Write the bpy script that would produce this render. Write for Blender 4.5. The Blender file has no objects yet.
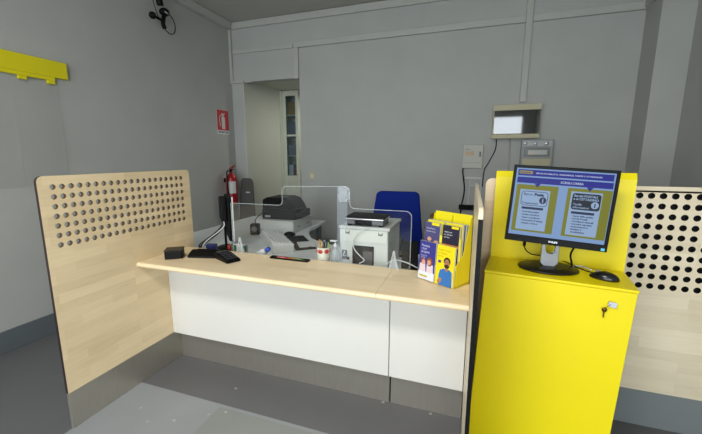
import bpy, bmesh, math, random
from mathutils import Matrix, Vector
random.seed(7)
S = bpy.context.scene
COL = S.collection

# ------------------------------------------------------------------ camera, light, exposure
def look_matrix(yaw, pitch, roll):
    f = Vector((-math.sin(yaw)*math.cos(pitch), math.cos(yaw)*math.cos(pitch), -math.sin(pitch)))
    r = Vector((math.cos(yaw), math.sin(yaw), 0)); u = r.cross(f)
    c, s = math.cos(roll), math.sin(roll)
    R = c*r + s*u; U = -s*r + c*u
    return Matrix((R, U, -f)).transposed().to_4x4()
cd = bpy.data.cameras.new('camera'); cam = bpy.data.objects.new('camera', cd); COL.objects.link(cam)
cam.matrix_world = Matrix.Translation((2.01929, -1.58808, 1.5)) @ look_matrix(0.329388, 0.171564, 0.001233)
cd.sensor_width = 36; cd.lens = 348.16/702*36; cd.clip_start = .05
S.camera = cam
S.view_settings.view_transform = 'Standard'; S.view_settings.look = 'None'
S.view_settings.exposure = 0.0; S.view_settings.gamma = 1; S.view_settings.use_curve_mapping = False

w = bpy.data.worlds.new('sky'); S.world = w; w.use_nodes = True
w.node_tree.nodes['Background'].inputs[0].default_value = (.80, .90, 1.0, 1)
w.node_tree.nodes['Background'].inputs[1].default_value = 1.6
def area(name, loc, rot, sx, sy, power, col):
    l = bpy.data.lights.new(name, 'AREA'); l.shape = 'RECTANGLE'; l.size = sx; l.size_y = sy
    l.energy = power; l.color = col
    o = bpy.data.objects.new(name, l); COL.objects.link(o); o.location = loc; o.rotation_euler = rot
    return o
R90 = math.pi/2
area('daylight_shopfront', (1.3, -4.86, 1.6), (R90, 0, 0), 4.2, 2.2, 150, (.88, .95, 1.0))
area('ceiling_lamp_light', (1.1, -2.2, 3.28), (0, 0, 0), 1.2, .6, 82, (1.0, .98, .94))
area('office_lamp_light', (1.6, 1.3, 3.30), (0, 0, 0), 1.2, .3, 88, (1.0, .98, .93))
area('passage_fill_light', (.05, 3.75, 2.54), (0, 0, 0), .3, .3, 12, (1.0, 1.0, .92))  # added fill that brightens the passage, set out of view

# ------------------------------------------------------------------ materials
def lin(c):
    return tuple(((v/255)/12.92 if v/255 <= .04045 else ((v/255+.055)/1.055)**2.4) for v in c)
MATS = {}
def mat(name, rgb, rough=.5, metal=0, spec=.5, noise=0, nscale=20, coat=0, emit=0, bump=0, bscale=200):
    if name in MATS: return MATS[name]
    m = bpy.data.materials.new(name); m.use_nodes = True; nt = m.node_tree; b = nt.nodes['Principled BSDF']
    c = lin(rgb)
    b.inputs['Roughness'].default_value = rough; b.inputs['Metallic'].default_value = metal
    b.inputs['Specular IOR Level'].default_value = spec; b.inputs['Coat Weight'].default_value = coat
    b.inputs['Base Color'].default_value = (*c, 1)
    tc = nt.nodes.new('ShaderNodeTexCoord')
    if noise:
        n = nt.nodes.new('ShaderNodeTexNoise'); n.inputs['Scale'].default_value = nscale; n.inputs['Detail'].default_value = 6
        r = nt.nodes.new('ShaderNodeValToRGB'); r.color_ramp.elements[0].position = .3; r.color_ramp.elements[1].position = .7
        r.color_ramp.elements[0].color = (*[v*(1-noise) for v in c], 1); r.color_ramp.elements[1].color = (*[min(1, v*(1+noise)) for v in c], 1)
        nt.links.new(tc.outputs['Object'], n.inputs['Vector']); nt.links.new(n.outputs['Fac'], r.inputs['Fac'])
        nt.links.new(r.outputs['Color'], b.inputs['Base Color'])
    if bump:
        n2 = nt.nodes.new('ShaderNodeTexNoise'); n2.inputs['Scale'].default_value = bscale
        bp = nt.nodes.new('ShaderNodeBump'); bp.inputs['Strength'].default_value = bump; bp.inputs['Distance'].default_value = .002
        nt.links.new(tc.outputs['Object'], n2.inputs['Vector']); nt.links.new(n2.outputs['Fac'], bp.inputs['Height'])
        nt.links.new(bp.outputs['Normal'], b.inputs['Normal'])
    if emit:
        b.inputs['Emission Color'].default_value = (*c, 1); b.inputs['Emission Strength'].default_value = emit
        b.inputs['Base Color'].default_value = (.01, .01, .01, 1)
    MATS[name] = m; return m

def wood(name, base, axis, stave=.045, length=.32, seed=0.0):
    """pale maple staves running along the given object axis"""
    m = bpy.data.materials.new(name); m.use_nodes = True; nt = m.node_tree; b = nt.nodes['Principled BSDF']
    tc = nt.nodes.new('ShaderNodeTexCoord'); sep = nt.nodes.new('ShaderNodeSeparateXYZ'); cmb = nt.nodes.new('ShaderNodeCombineXYZ')
    L = nt.links.new
    L(tc.outputs['Object'], sep.inputs[0])
    o = {'yz': ('Y', 'Z'), 'xz': ('X', 'Z'), 'xy': ('X', 'Y')}[axis]
    L(sep.outputs[o[0]], cmb.inputs[0]); L(sep.outputs[o[1]], cmb.inputs[1])
    mp = nt.nodes.new('ShaderNodeMapping'); mp.inputs['Location'].default_value = (seed, seed*.37, 0)
    L(cmb.outputs[0], mp.inputs[0])
    br = nt.nodes.new('ShaderNodeTexBrick'); br.inputs['Scale'].default_value = 1
    br.inputs['Brick Width'].default_value = length; br.inputs['Row Height'].default_value = stave
    br.inputs['Mortar Size'].default_value = 0.0; br.offset = .37; br.offset_frequency = 3; br.squash = 1.3; br.squash_frequency = 2
    br.inputs['Color1'].default_value = (0, 0, 0, 1); br.inputs['Color2'].default_value = (1, 1, 1, 1); br.inputs['Mortar'].default_value = (.5, .5, .5, 1)
    L(mp.outputs[0], br.inputs['Vector'])
    ns = nt.nodes.new('ShaderNodeTexNoise'); ns.inputs['Scale'].default_value = 1; ns.inputs['Detail'].default_value = 5; ns.inputs['Distortion'].default_value = .6
    mp2 = nt.nodes.new('ShaderNodeMapping'); mp2.inputs['Scale'].default_value = (5, 70, 1); L(mp.outputs[0], mp2.inputs[0]); L(mp2.outputs[0], ns.inputs['Vector'])
    n3 = nt.nodes.new('ShaderNodeTexNoise'); n3.inputs['Scale'].default_value = 4; L(mp.outputs[0], n3.inputs['Vector'])
    mx = nt.nodes.new('ShaderNodeMix'); mx.data_type = 'RGBA'; mx.inputs[0].default_value = .55
    L(br.outputs['Color'], mx.inputs[6]); L(ns.outputs['Fac'], mx.inputs[7])
    mx2 = nt.nodes.new('ShaderNodeMix'); mx2.data_type = 'RGBA'; mx2.inputs[0].default_value = .35
    L(mx.outputs[2], mx2.inputs[6]); L(n3.outputs['Fac'], mx2.inputs[7])
    r = nt.nodes.new('ShaderNodeValToRGB'); c = lin(base)
    r.color_ramp.elements[0].position = .15; r.color_ramp.elements[1].position = .85
    r.color_ramp.elements[0].color = (c[0]*.80, c[1]*.76, c[2]*.70, 1); r.color_ramp.elements[1].color = (min(1, c[0]*1.1), min(1, c[1]*1.1), min(1, c[2]*1.12), 1)
    L(mx2.outputs[2], r.inputs['Fac']); L(r.outputs['Color'], b.inputs['Base Color'])
    b.inputs['Roughness'].default_value = .38; b.inputs['Specular IOR Level'].default_value = .4
    return m

def clear(name, tint=(1, 1, 1), refl=.06, rough=.02, ior=1.45):
    m = bpy.data.materials.new(name); m.use_nodes = True; nt = m.node_tree
    for n in list(nt.nodes):
        if n.type != 'OUTPUT_MATERIAL': nt.nodes.remove(n)
    out = nt.nodes['Material Output']; t = nt.nodes.new('ShaderNodeBsdfTransparent'); g = nt.nodes.new('ShaderNodeBsdfGlossy')
    t.inputs[0].default_value = (*tint, 1); g.inputs['Roughness'].default_value = rough; g.inputs[0].default_value = (1, 1, 1, 1)
    lw = nt.nodes.new('ShaderNodeLayerWeight'); lw.inputs[0].default_value = .5
    f = nt.nodes.new('ShaderNodeMath'); f.operation = 'POWER'; f.inputs[1].default_value = 4.0
    nt.links.new(lw.outputs['Facing'], f.inputs[0])
    a = nt.nodes.new('ShaderNodeMath'); a.operation = 'ADD'; a.inputs[1].default_value = refl; a.use_clamp = True
    mx = nt.nodes.new('ShaderNodeMixShader')
    nt.links.new(f.outputs[0], a.inputs[0]); nt.links.new(a.outputs[0], mx.inputs[0])
    nt.links.new(t.outputs[0], mx.inputs[1]); nt.links.new(g.outputs[0], mx.inputs[2]); nt.links.new(mx.outputs[0], out.inputs[0])
    return m
def veil(name, rgb, alpha, rough=.3):
    m = mat(name, rgb, rough); m.node_tree.nodes['Principled BSDF'].inputs['Alpha'].default_value = alpha
    return m

M_wall = mat('grey_wall_paint', (178, 179, 175), .75, noise=.035, nscale=2.5, bump=.15, bscale=90)
M_ceil = mat('ceiling_paint', (180, 179, 170), .8, noise=.02, nscale=2)
M_base = mat('slate_skirting', (96, 104, 108), .5, noise=.05, nscale=6)
M_trunk = mat('painted_trunking', (184, 184, 178), .55, noise=.03, nscale=5)
M_cream = mat('cream_paint', (196, 199, 183), .6, noise=.02, nscale=3)
M_white = mat('white_laminate', (224, 222, 216), .42, noise=.01, nscale=3)
M_black = mat('black_plastic', (9, 9, 10), .45, spec=.18)
M_blackm = mat('matte_black_plastic', (14, 14, 15), .55, spec=.15)
M_grey = mat('grey_plastic', (110, 112, 114), .5)
M_lgrey = mat('light_grey_plastic', (208, 209, 204), .5, noise=.02)
M_desk = mat('pale_grey_desk', (226, 229, 228), .45, noise=.02)
M_yellow = mat('yellow_powder_coat', (236, 216, 4), .42, spec=.4, noise=.02, nscale=3)
M_ysign = mat('yellow_sign_plastic', (226, 214, 20), .5)
M_red = mat('red_enamel', (160, 18, 24), .3)
M_silver = mat('silver_metal', (190, 192, 196), .3, metal=.9)
M_chrome = mat('chrome', (220, 220, 222), .15, metal=1)
M_blue = mat('blue_fabric', (0, 34, 128), .85, spec=.1, noise=.15, nscale=300)
M_darkedge = mat('dark_edge_band', (44, 26, 28), .4)
M_paper = mat('white_paper', (225, 226, 224), .7)
M_beige = mat('beige_plastic', (190, 182, 150), .5)

def brushed():
    m = bpy.data.materials.new('brushed_steel'); m.use_nodes = True; nt = m.node_tree; b = nt.nodes['Principled BSDF']
    b.inputs['Metallic'].default_value = .8; b.inputs['Roughness'].default_value = .34
    tc = nt.nodes.new('ShaderNodeTexCoord'); mp = nt.nodes.new('ShaderNodeMapping'); mp.inputs['Scale'].default_value = (60, 60, 2)
    n = nt.nodes.new('ShaderNodeTexNoise'); n.inputs['Scale'].default_value = 4; n.inputs['Detail'].default_value = 4
    r = nt.nodes.new('ShaderNodeValToRGB'); r.color_ramp.elements[0].color = (*lin((182, 177, 166)), 1); r.color_ramp.elements[1].color = (*lin((204, 199, 188)), 1)
    nt.links.new(tc.outputs['Object'], mp.inputs[0]); nt.links.new(mp.outputs[0], n.inputs['Vector']); nt.links.new(n.outputs['Fac'], r.inputs['Fac'])
    nt.links.new(r.outputs['Color'], b.inputs['Base Color'])
    b.inputs['Anisotropic'].default_value = .6
    return m
M_steel = brushed()
M_acr = clear('clear_acrylic', (.975, .985, .99), .025, .02)
M_acr2 = clear('clear_acrylic_thin', (1.0, 1.0, 1.0), .03, .3)
M_aedge = veil('acrylic_cut_edge', (228, 236, 238), .8, .2)  # whitish colour stands in for light piped to the cut edges
M_foil = veil('acrylic_joining_strip', (206, 218, 235), .10, .3)
M_foot = veil('acrylic_foot', (220, 228, 230), .38, .2)
M_smoke = clear('smoked_cover', (.25, .28, .28), .42, .03)

def floor_mat():
    m = bpy.data.materials.new('grey_vinyl_floor'); m.use_nodes = True; nt = m.node_tree; b = nt.nodes['Principled BSDF']; L = nt.links.new
    tc = nt.nodes.new('ShaderNodeTexCoord'); sp = nt.nodes.new('ShaderNodeSeparateXYZ'); L(tc.outputs['Object'], sp.inputs[0])
    def mth(op, a, bb):
        n = nt.nodes.new('ShaderNodeMath'); n.operation = op
        for i, v in enumerate((a, bb)):
            if isinstance(v, (int, float)): n.inputs[i].default_value = v
            else: L(v, n.inputs[i])
        return n.outputs[0]
    X, Y = sp.outputs['X'], sp.outputs['Y']
    # floor tones: darker beneath the counter and at left, mid in front, grey-green patch
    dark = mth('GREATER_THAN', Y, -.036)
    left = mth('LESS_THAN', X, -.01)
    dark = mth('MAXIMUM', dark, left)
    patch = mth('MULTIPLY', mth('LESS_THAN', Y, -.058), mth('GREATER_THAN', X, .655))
    def mix(f, a, c):
        n = nt.nodes.new('ShaderNodeMix'); n.data_type = 'RGBA'
        L(f, n.inputs[0])
        for i, v in ((6, a), (7, c)):
            if isinstance(v, tuple): n.inputs[i].default_value = (*lin(v), 1)
            else: L(v, n.inputs[i])
        return n.outputs[2]
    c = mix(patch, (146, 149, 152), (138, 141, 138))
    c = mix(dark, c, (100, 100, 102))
    n = nt.nodes.new('ShaderNodeTexNoise'); n.inputs['Scale'].default_value = 3; n.inputs['Detail'].default_value = 8; L(tc.outputs['Object'], n.inputs['Vector'])
    r = nt.nodes.new('ShaderNodeValToRGB'); r.color_ramp.elements[0].color = (.86, .86, .86, 1); r.color_ramp.elements[1].color = (1.08, 1.08, 1.08, 1)
    L(n.outputs['Fac'], r.inputs['Fac'])
    mm = nt.nodes.new('ShaderNodeMix'); mm.data_type = 'RGBA'; mm.blend_type = 'MULTIPLY'; mm.inputs[0].default_value = 1; L(c, mm.inputs[6]); L(r.outputs['Color'], mm.inputs[7])
    v = nt.nodes.new('ShaderNodeTexVoronoi'); v.inputs['Scale'].default_value = 9; L(tc.outputs['Object'], v.inputs['Vector'])
    n2 = nt.nodes.new('ShaderNodeTexNoise'); n2.inputs['Scale'].default_value = 2.2; L(tc.outputs['Object'], n2.inputs['Vector'])
    spot = mth('MULTIPLY', mth('LESS_THAN', v.outputs['Distance'], .085), mth('GREATER_THAN', n2.outputs['Fac'], .52))
    cc = mix(mth('MULTIPLY', spot, .5), mm.outputs[2], (196, 194, 188))
    L(cc, b.inputs['Base Color']); b.inputs['Roughness'].default_value = .5; b.inputs['Specular IOR Level'].default_value = .45
    return m
M_floor = floor_mat()

# ------------------------------------------------------------------ mesh helpers
class MB:
    def __init__(s): s.bm = bmesh.new(); s.mi = 0
    def _merge(s, t, M=None):
        if M is not None: t.transform(M)
        vm = {}
        for v in t.verts: vm[v] = s.bm.verts.new(v.co)
        for f in t.faces:
            try:
                nf = s.bm.faces.new([vm[v] for v in f.verts]); nf.material_index = s.mi or f.material_index; nf.smooth = f.smooth
            except ValueError: pass
        t.free()
    def box(s, lo, hi, bev=0, seg=2, M=None):
        t = bmesh.new(); bmesh.ops.create_cube(t, size=1)
        for v in t.verts: v.co = Vector([lo[i] + (v.co[i]+.5)*(hi[i]-lo[i]) for i in range(3)])
        if bev:
            bev = min(bev, .49*min(abs(hi[i]-lo[i]) for i in range(3)))
            bmesh.ops.bevel(t, geom=list(t.edges), offset=bev, segments=seg, affect='EDGES', profile=.5)
        s._merge(t, M); return s
    def prism(s, pts, d0, d1, axis='z', bev=0, M=None, smooth=False):
        """polygon pts extruded from d0 to d1 along axis; pts are the two other coordinates in x,y,z order"""
        t = bmesh.new()
        def P(p, d):
            return {'z': (p[0], p[1], d), 'y': (p[0], d, p[1]), 'x': (d, p[0], p[1])}[axis]
        a = [t.verts.new(P(p, d0)) for p in pts]; b = [t.verts.new(P(p, d1)) for p in pts]
        t.faces.new(a[::-1]); t.faces.new(b); n = len(pts)
        for i in range(n):
            f = t.faces.new((a[i], a[(i+1) % n], b[(i+1) % n], b[i])); f.smooth = smooth
        if bev: bmesh.ops.bevel(t, geom=list(t.edges), offset=bev, segments=2, affect='EDGES', profile=.5)
        bmesh.ops.recalc_face_normals(t, faces=t.faces)
        s._merge(t, M); return s
    def lathe(s, prof, c=(0, 0, 0), n=24, M=None, sx=1, sy=1, caps=True):
        t = bmesh.new(); rings = []
        for r, z in prof:
            rings.append([t.verts.new((c[0]+sx*r*math.cos(2*math.pi*k/n), c[1]+sy*r*math.sin(2*math.pi*k/n), c[2]+z)) for k in range(n)])
        for a, b in zip(rings, rings[1:]):
            for k in range(n):
                f = t.faces.new((a[k], a[(k+1) % n], b[(k+1) % n], b[k])); f.smooth = True
        if caps:
            if prof[0][0] > 1e-6: t.faces.new(rings[0][::-1])
            if prof[-1][0] > 1e-6: t.faces.new(rings[-1])
        bmesh.ops.remove_doubles(t, verts=t.verts, dist=1e-6)
        s._merge(t, M); return s
    def tube(s, pts, r, n=8, M=None, smooth_path=True, flat=None):
        pts = [Vector(p) for p in pts]
        if smooth_path and len(pts) > 2:
            q = []
            for i in range(len(pts)-1):
                p0 = pts[max(i-1, 0)]; p1 = pts[i]; p2 = pts[i+1]; p3 = pts[min(i+2, len(pts)-1)]
                for k in range(6):
                    u = k/6
                    q.append(.5*((2*p1)+(p2-p0)*u+(2*p0-5*p1+4*p2-p3)*u*u+(3*p1-p0-3*p2+p3)*u**3))
            q.append(pts[-1]); pts = q
        t = bmesh.new(); rings = []; up = Vector((0, 0, 1))
        for i, p in enumerate(pts):
            d = (pts[min(i+1, len(pts)-1)]-pts[max(i-1, 0)]).normalized()
            a = d.cross(up)
            if a.length < 1e-3: a = d.cross(Vector((1, 0, 0)))
            a.normalize(); b = a.cross(d).normalized(); up = b
            rings.append([t.verts.new(p + r*(a*math.cos(2*math.pi*k/n)+b*math.sin(2*math.pi*k/n))) for k in range(n)])
        for a, b in zip(rings, rings[1:]):
            for k in range(n):
                f = t.faces.new((a[k], a[(k+1) % n], b[(k+1) % n], b[k])); f.smooth = True
        t.faces.new(rings[0][::-1]); t.faces.new(rings[-1])
        bmesh.ops.recalc_face_normals(t, faces=t.faces)
        s._merge(t, M); return s
    def build(s, name, m, parent=None, loc=(0, 0, 0), rot=(0, 0, 0)):
        me = bpy.data.meshes.new(name); s.bm.to_mesh(me); s.bm.free()
        for x in (m if isinstance(m, (list, tuple)) else [m]): me.materials.append(x)
        o = bpy.data.objects.new(name, me); COL.objects.link(o); o.location = loc; o.rotation_euler = rot
        if parent: o.parent = parent
        return o

def rrect(x0, y0, x1, y1, r, n=5, which=(1, 1, 1, 1)):
    """rounded rectangle outline, corner flags: lower left, lower right, upper right, upper left"""
    out = []
    for i, (cx, cy, a0) in enumerate(((x0, y0, 180), (x1, y0, 270), (x1, y1, 0), (x0, y1, 90))):
        if not which[i] or r == 0: out.append((cx, cy)); continue
        ox = cx + (r if cx == x0 else -r); oy = cy + (r if cy == y0 else -r)
        for k in range(n+1):
            a = math.radians(a0 + 90*k/n); out.append((ox+r*math.cos(a), oy+r*math.sin(a)))
    return out
def ell(cx, cy, rx, ry, n=20, a0=0, a1=360):
    return [(cx+rx*math.cos(math.radians(a0+(a1-a0)*k/n)), cy+ry*math.sin(math.radians(a0+(a1-a0)*k/n))) for k in range(n if a1-a0 == 360 else n+1)]
def tag(o, label=None, cat=None, group=None, kind=None):
    if label: o['label'] = label
    if cat: o['category'] = cat
    if group: o['group'] = group
    if kind: o['kind'] = kind
    return o
def thing(name, label, cat, loc=(0, 0, 0), rz=0, group=None):
    o = bpy.data.objects.new(name, None); o.empty_display_size = .05; COL.objects.link(o)
    o.location = loc; o.rotation_euler = (0, 0, rz); return tag(o, label, cat, group)
def struct(o, label, cat): return tag(o, label, cat, None, 'structure')
def text_into(mb, txt, size, M, depth=.0004, align='LEFT', bold=0):
    """lettering as a mesh, laid out in the local XY plane of M"""
    c = bpy.data.curves.new('t', 'FONT'); c.body = txt; c.size = size; c.extrude = depth; c.align_x = align; c.offset = bold; c.resolution_u = 2
    o = bpy.data.objects.new('t', c); COL.objects.link(o)
    me = bpy.data.meshes.new_from_object(o)
    t = bmesh.new(); t.from_mesh(me); mb._merge(t, M)
    bpy.data.objects.remove(o); bpy.data.curves.remove(c); bpy.data.meshes.remove(me)
# frame whose local XY plane stands upright facing -Y (x -> X, y -> Z)
UP = Matrix(((1, 0, 0, 0), (0, 0, -1, 0), (0, 1, 0, 0), (0, 0, 0, 1)))

# ------------------------------------------------------------------ room
XL, YB, ZC = -1.319, 2.853, 3.34
XR = 3.81; YR = -5.0
o = MB().box((-1.6, -5.2, -.1), (4.1, 4.6, 0)).build('floor', M_floor); struct(o, 'grey vinyl floor that is darker along the counter', 'floor')
o = MB().box((-1.6, -5.2, ZC), (4.1, YB+.12, ZC+.1)).build('ceiling', M_ceil); struct(o, 'plain grey painted ceiling', 'ceiling')
o = MB().box((XL-.2, -5.2, 0), (XL, YB+.2, ZC)).build('wall_left', M_wall); struct(o, 'grey painted wall on the left with the fire sign', 'wall')
# back wall with the passage opening x -1.12 .. -.235, z 0 .. 2.545
mb = MB()
mb.box((XL, YB, 0), (-1.132, YB+.12, ZC)); mb.box((-1.132, YB, 2.545), (-.235, YB+.12, ZC)); mb.box((-.235, YB, 0), (XR+.2, YB+.12, ZC))
o = mb.build('wall_back', M_wall); struct(o, 'grey painted back wall with the passage opening', 'wall')
o = MB().box((3.555, 2.52, 0), (XR+.2, YB, ZC)).build('wall_pilaster', M_wall); struct(o, 'grey pilaster in the far right corner', 'wall')
o = MB().box((XR, -5.2, 0), (XR+.2, 2.52, ZC)).build('wall_right', M_wall); struct(o, 'grey painted wall on the right', 'wall')
mb = MB()
mb.box((XL, YR-.2, 0), (XR, YR, .45)); mb.box((XL, YR-.2, 2.75), (XR, YR, ZC)); mb.box((XL, YR-.2, .45), (-.8, YR, 2.75)); mb.box((3.45, YR-.2, .45), (XR, YR, 2.75))
o = mb.build('wall_front', M_wall); struct(o, 'grey wall around the shopfront window', 'wall')
win = MB()
for x in (-.8, .6, 2.0, 3.40): win.box((x, YR-.12, .45), (x+.05, YR-.06, 2.75))
win.box((-.8, YR-.12, .45), (3.45, YR-.06, .5)); win.box((-.8, YR-.12, 2.7), (3.45, YR-.06, 2.75)); win.box((-.8, YR-.12, 1.95), (3.45, YR-.06, 2.0))
o = win.build('window_1', M_lgrey); struct(o, 'framed shopfront window behind the viewer', 'window')
MB().box((-.75, YR-.095, .5), (3.4, YR-.09, 2.7)).build('pane', M_acr, o)
# passage behind the opening
mb = MB(); mb.box((-1.24, YB+.1205, 0), (-1.12, 4.4, 2.60)); mb.box((-1.1315, YB-.004, 0), (-1.12, YB+.1205, 2.5445))
o = mb.build('wall_passage', M_cream); struct(o, 'cream wall lining the left of the passage', 'wall')
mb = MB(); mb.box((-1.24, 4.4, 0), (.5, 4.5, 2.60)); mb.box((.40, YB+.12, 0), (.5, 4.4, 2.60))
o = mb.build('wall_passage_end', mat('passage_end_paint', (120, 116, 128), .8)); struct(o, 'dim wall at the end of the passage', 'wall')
o = MB().box((-1.24, YB+.12, 2.60), (.5, 4.5, 2.66)).build('ceiling_passage', M_cream); struct(o, 'cream soffit over the passage', 'ceiling')
o = MB().box((-1.119, YB-.012, 2.535), (-.98, YB-.0005, 2.555)).box((XL+.001, YB-.03, 2.53), (-1.10, YB-.0005, 2.56)).build('trim_1', M_trunk); struct(o, 'narrow ledge where the passage opening starts', 'trim')
o = MB().box((XL, -4.9, 0), (XL+.014, 2.85, .171), .003).build('baseboard_left', M_base); struct(o, 'slate grey skirting along the left wall', 'baseboard')
mb = MB(); mb.box((XL+.015, YB-.014, 0), (-1.13, YB, .171), .003); mb.box((-.225, YB-.014, 0), (3.55, YB, .171), .003)
o = mb.build('baseboard_back', M_base); struct(o, 'slate grey skirting along the back wall', 'baseboard')

# trunking on the walls
def trunk(name, boxes, label, cat='cable trunking', lid=None):
    mb = MB()
    for lo, hi in boxes: mb.box(lo, hi, .004)
    return tag(mb.build(name, M_trunk), label, cat, 'cable trunking on the walls')
trunk('ceiling_trunking', [((XL+.001, -4.8, 3.245), (XL+.075, 2.80, 3.335))], 'pale trunking running along the left wall just under the ceiling')
trunk('ceiling_trunking', [((XL+.001, YB-.03, 3.25), (3.55, YB-.001, 3.335))], 'grey painted trunking along the back wall just under the ceiling')
trunk('cable_trunking', [((XL+.001, YB-.035, 2.55), (XL+.04, YB-.002, 3.245))], 'narrow vertical trunking in the left rear corner of the room')
trunk('cable_trunking', [((-1.27, YB-.022, 2.925), (-.315, YB-.001, 2.975))], 'thin horizontal trunking above the passage opening, near the left corner')
trunk('cable_trunking', [((-.30, YB-.034, 2.92), (2.483, YB-.001, 2.99)), ((-.30, YB-.034, 2.53), (-.235, YB-.001, 2.9195))], 'long horizontal trunking on the back wall that drops beside the passage opening')
trunk('cable_trunking', [((2.555, YB-.034, 2.92), (3.554, YB-.001, 2.99))], 'horizontal trunking on the back wall ending at the right pilaster')
trunk('cable_trunking', [((2.486, YB-.030, 2.10), (2.551, YB-.001, 3.247))], 'vertical trunking dropping from the ceiling to the fuse box')
trunk('cable_trunking', [((3.525, 2.48, 2.93), (3.5545, YB-.036, 2.995))], 'short trunking turning the corner onto the pilaster side')

# light switch
t = thing('light_switch', 'small beige square light switch on the back wall beside the passage', 'switch', (-.066, YB, 1.235))
MB().box((-.052, -.009, -.054), (.052, -.001, .054), .004).build('switch_plate', M_beige, t)
MB().box((-.022, -.013, -.026), (.022, -.0095, .026), .002).build('rocker', M_lgrey, t)

# ------------------------------------------------------------------ perforated boards
def board_mesh(y0, y1, z0, z1, th, hy, hz, r, rad, cell_y, cell_z, top_r=.03, N=12):
    """board in the YZ plane, x from -th to 0, real round holes at hy x hz; material 0 face, 1 edge band, 2 hole wall"""
    bm = bmesh.new()
    gy0, gy1 = hy[0]-cell_y/2, hy[-1]+cell_y/2; gz1, gz0 = hz[0]+cell_z/2, hz[-1]-cell_z/2
    def face(pts, x, flip, mi=0):
        vs = [bm.verts.new((x, p[0], p[1])) for p in pts]
        f = bm.faces.new(vs[::-1] if flip else vs); f.material_index = mi
    tr = [(y1-top_r+top_r*math.cos(a), z1-top_r+top_r*math.sin(a)) for a in [math.pi/2*k/6 for k in range(7)]]
    tl = [(y0+top_r-top_r*math.sin(a), z1-top_r+top_r*math.cos(a)) for a in [math.pi/2*k/6 for k in range(7)]]
    polys = [[(y0, gz1), (gy0, gz1), (gy1, gz1), (y1, gz1)] + tr + tl,
             [(y0, z0), (y1, z0), (y1, gz0), (gy1, gz0), (gy0, gz0), (y0, gz0)],
             [(y0, gz0), (gy0, gz0), (gy0, gz1), (y0, gz1)], [(gy1, gz0), (y1, gz0), (y1, gz1), (gy1, gz1)]]
    for x, fl in ((0, False), (-th, True)):
        for p in polys: face(p, x, fl)
    for cy in hy:
        for cz in hz:
            circ = [(cy+rad*math.cos(2*math.pi*(k+.0)/N), cz+rad*math.sin(2*math.pi*(k+.0)/N)) for k in range(N)]
            sq = []
            for k in range(N):
                a = 2*math.pi*k/N; c, s_ = math.cos(a), math.sin(a); m = max(abs(c), abs(s_))
                if N == 12 and k in (1, 2, 4, 5, 7, 8, 10, 11): pass
                sq.append((cy+cell_y/2*c/m, cz+cell_z/2*s_/m))
            corners = {1: (1, 1), 4: (-1, 1), 7: (-1, -1), 10: (1, -1)}
            for x, fl in ((0, False), (-th, True)):
                for k in range(N):
                    j = (k+1) % N; pts = [circ[k], sq[k]]
                    if k in corners: pts.append((cy+corners[k][0]*cell_y/2, cz+corners[k][1]*cell_z/2))
                    pts += [sq[j], circ[j]]; face(pts, x, fl)
            for k in range(N):
                j = (k+1) % N
                vs = [bm.verts.new(v) for v in ((0, *circ[k]), (0, *circ[j]), (-th, *circ[j]), (-th, *circ[k]))]
                f = bm.faces.new(vs); f.material_index = 2; f.smooth = True
    outl = [(y0, z0), (y1, z0)] + tr + tl; n = len(outl)
    for k in range(n):
        a, b = outl[k], outl[(k+1) % n]
        vs = [bm.verts.new(v) for v in ((0, *a), (-th, *a), (-th, *b), (0, *b))]
        f = bm.faces.new(vs); f.material_index = 1
    return bm
W_board = wood('maple_staves_board', (243, 222, 182), 'yz', .052, .34)
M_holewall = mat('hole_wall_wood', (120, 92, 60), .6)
def divider(loc, rz, y0, y1, z1, hy, hz, label, mats, plinth=.2155, rad=.0145, back=False, pm=None):
    t = thing('perforated_divider', label, 'divider', loc, rz)
    bm = board_mesh(y0, y1, plinth, z1, .019, hy, hz, .03, rad, hy[1]-hy[0], hz[0]-hz[1])
    me = bpy.data.meshes.new('board'); bm.to_mesh(me); bm.free()
    for m in mats: me.materials.append(m)
    o = bpy.data.objects.new('board', me); COL.objects.link(o); o.parent = t
    MB().box((-.019, y0+.002, 0), (-.0005, y1, plinth-.0005), .001, 1).build('plinth', pm or M_steel, t)
    return t
hyL = [-.398+.0442*k for k in range(20)]; hzL = [1.345-.0507*k for k in range(7)]
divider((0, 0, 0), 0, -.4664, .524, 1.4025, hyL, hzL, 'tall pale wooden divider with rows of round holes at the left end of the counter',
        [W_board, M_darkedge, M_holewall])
# right perforated divider, facing the viewer (local +x turns to world -y)
hyR = [-.475+.05*k for k in range(20)]; hzR = [1.304-.0533*k for k in range(10)]
tR = divider((3.228, .594, 0), -math.pi/2, -.525, .525, 1.352, [-.475+.05*k for k in range(20)], hzR,
        'wide pale wooden divider with ten rows of holes behind the yellow kiosk', [wood('maple_staves_right', (232, 220, 194), 'yz', .06, .5, 3.1), M_beige, M_blackm], rad=.0162, pm=mat('grey_plinth', (122, 128, 130), .5))
MB().box((-.032, -.5, .70), (-.0195, .5, 1.318)).build('backing_panel', M_black, tR)

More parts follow.
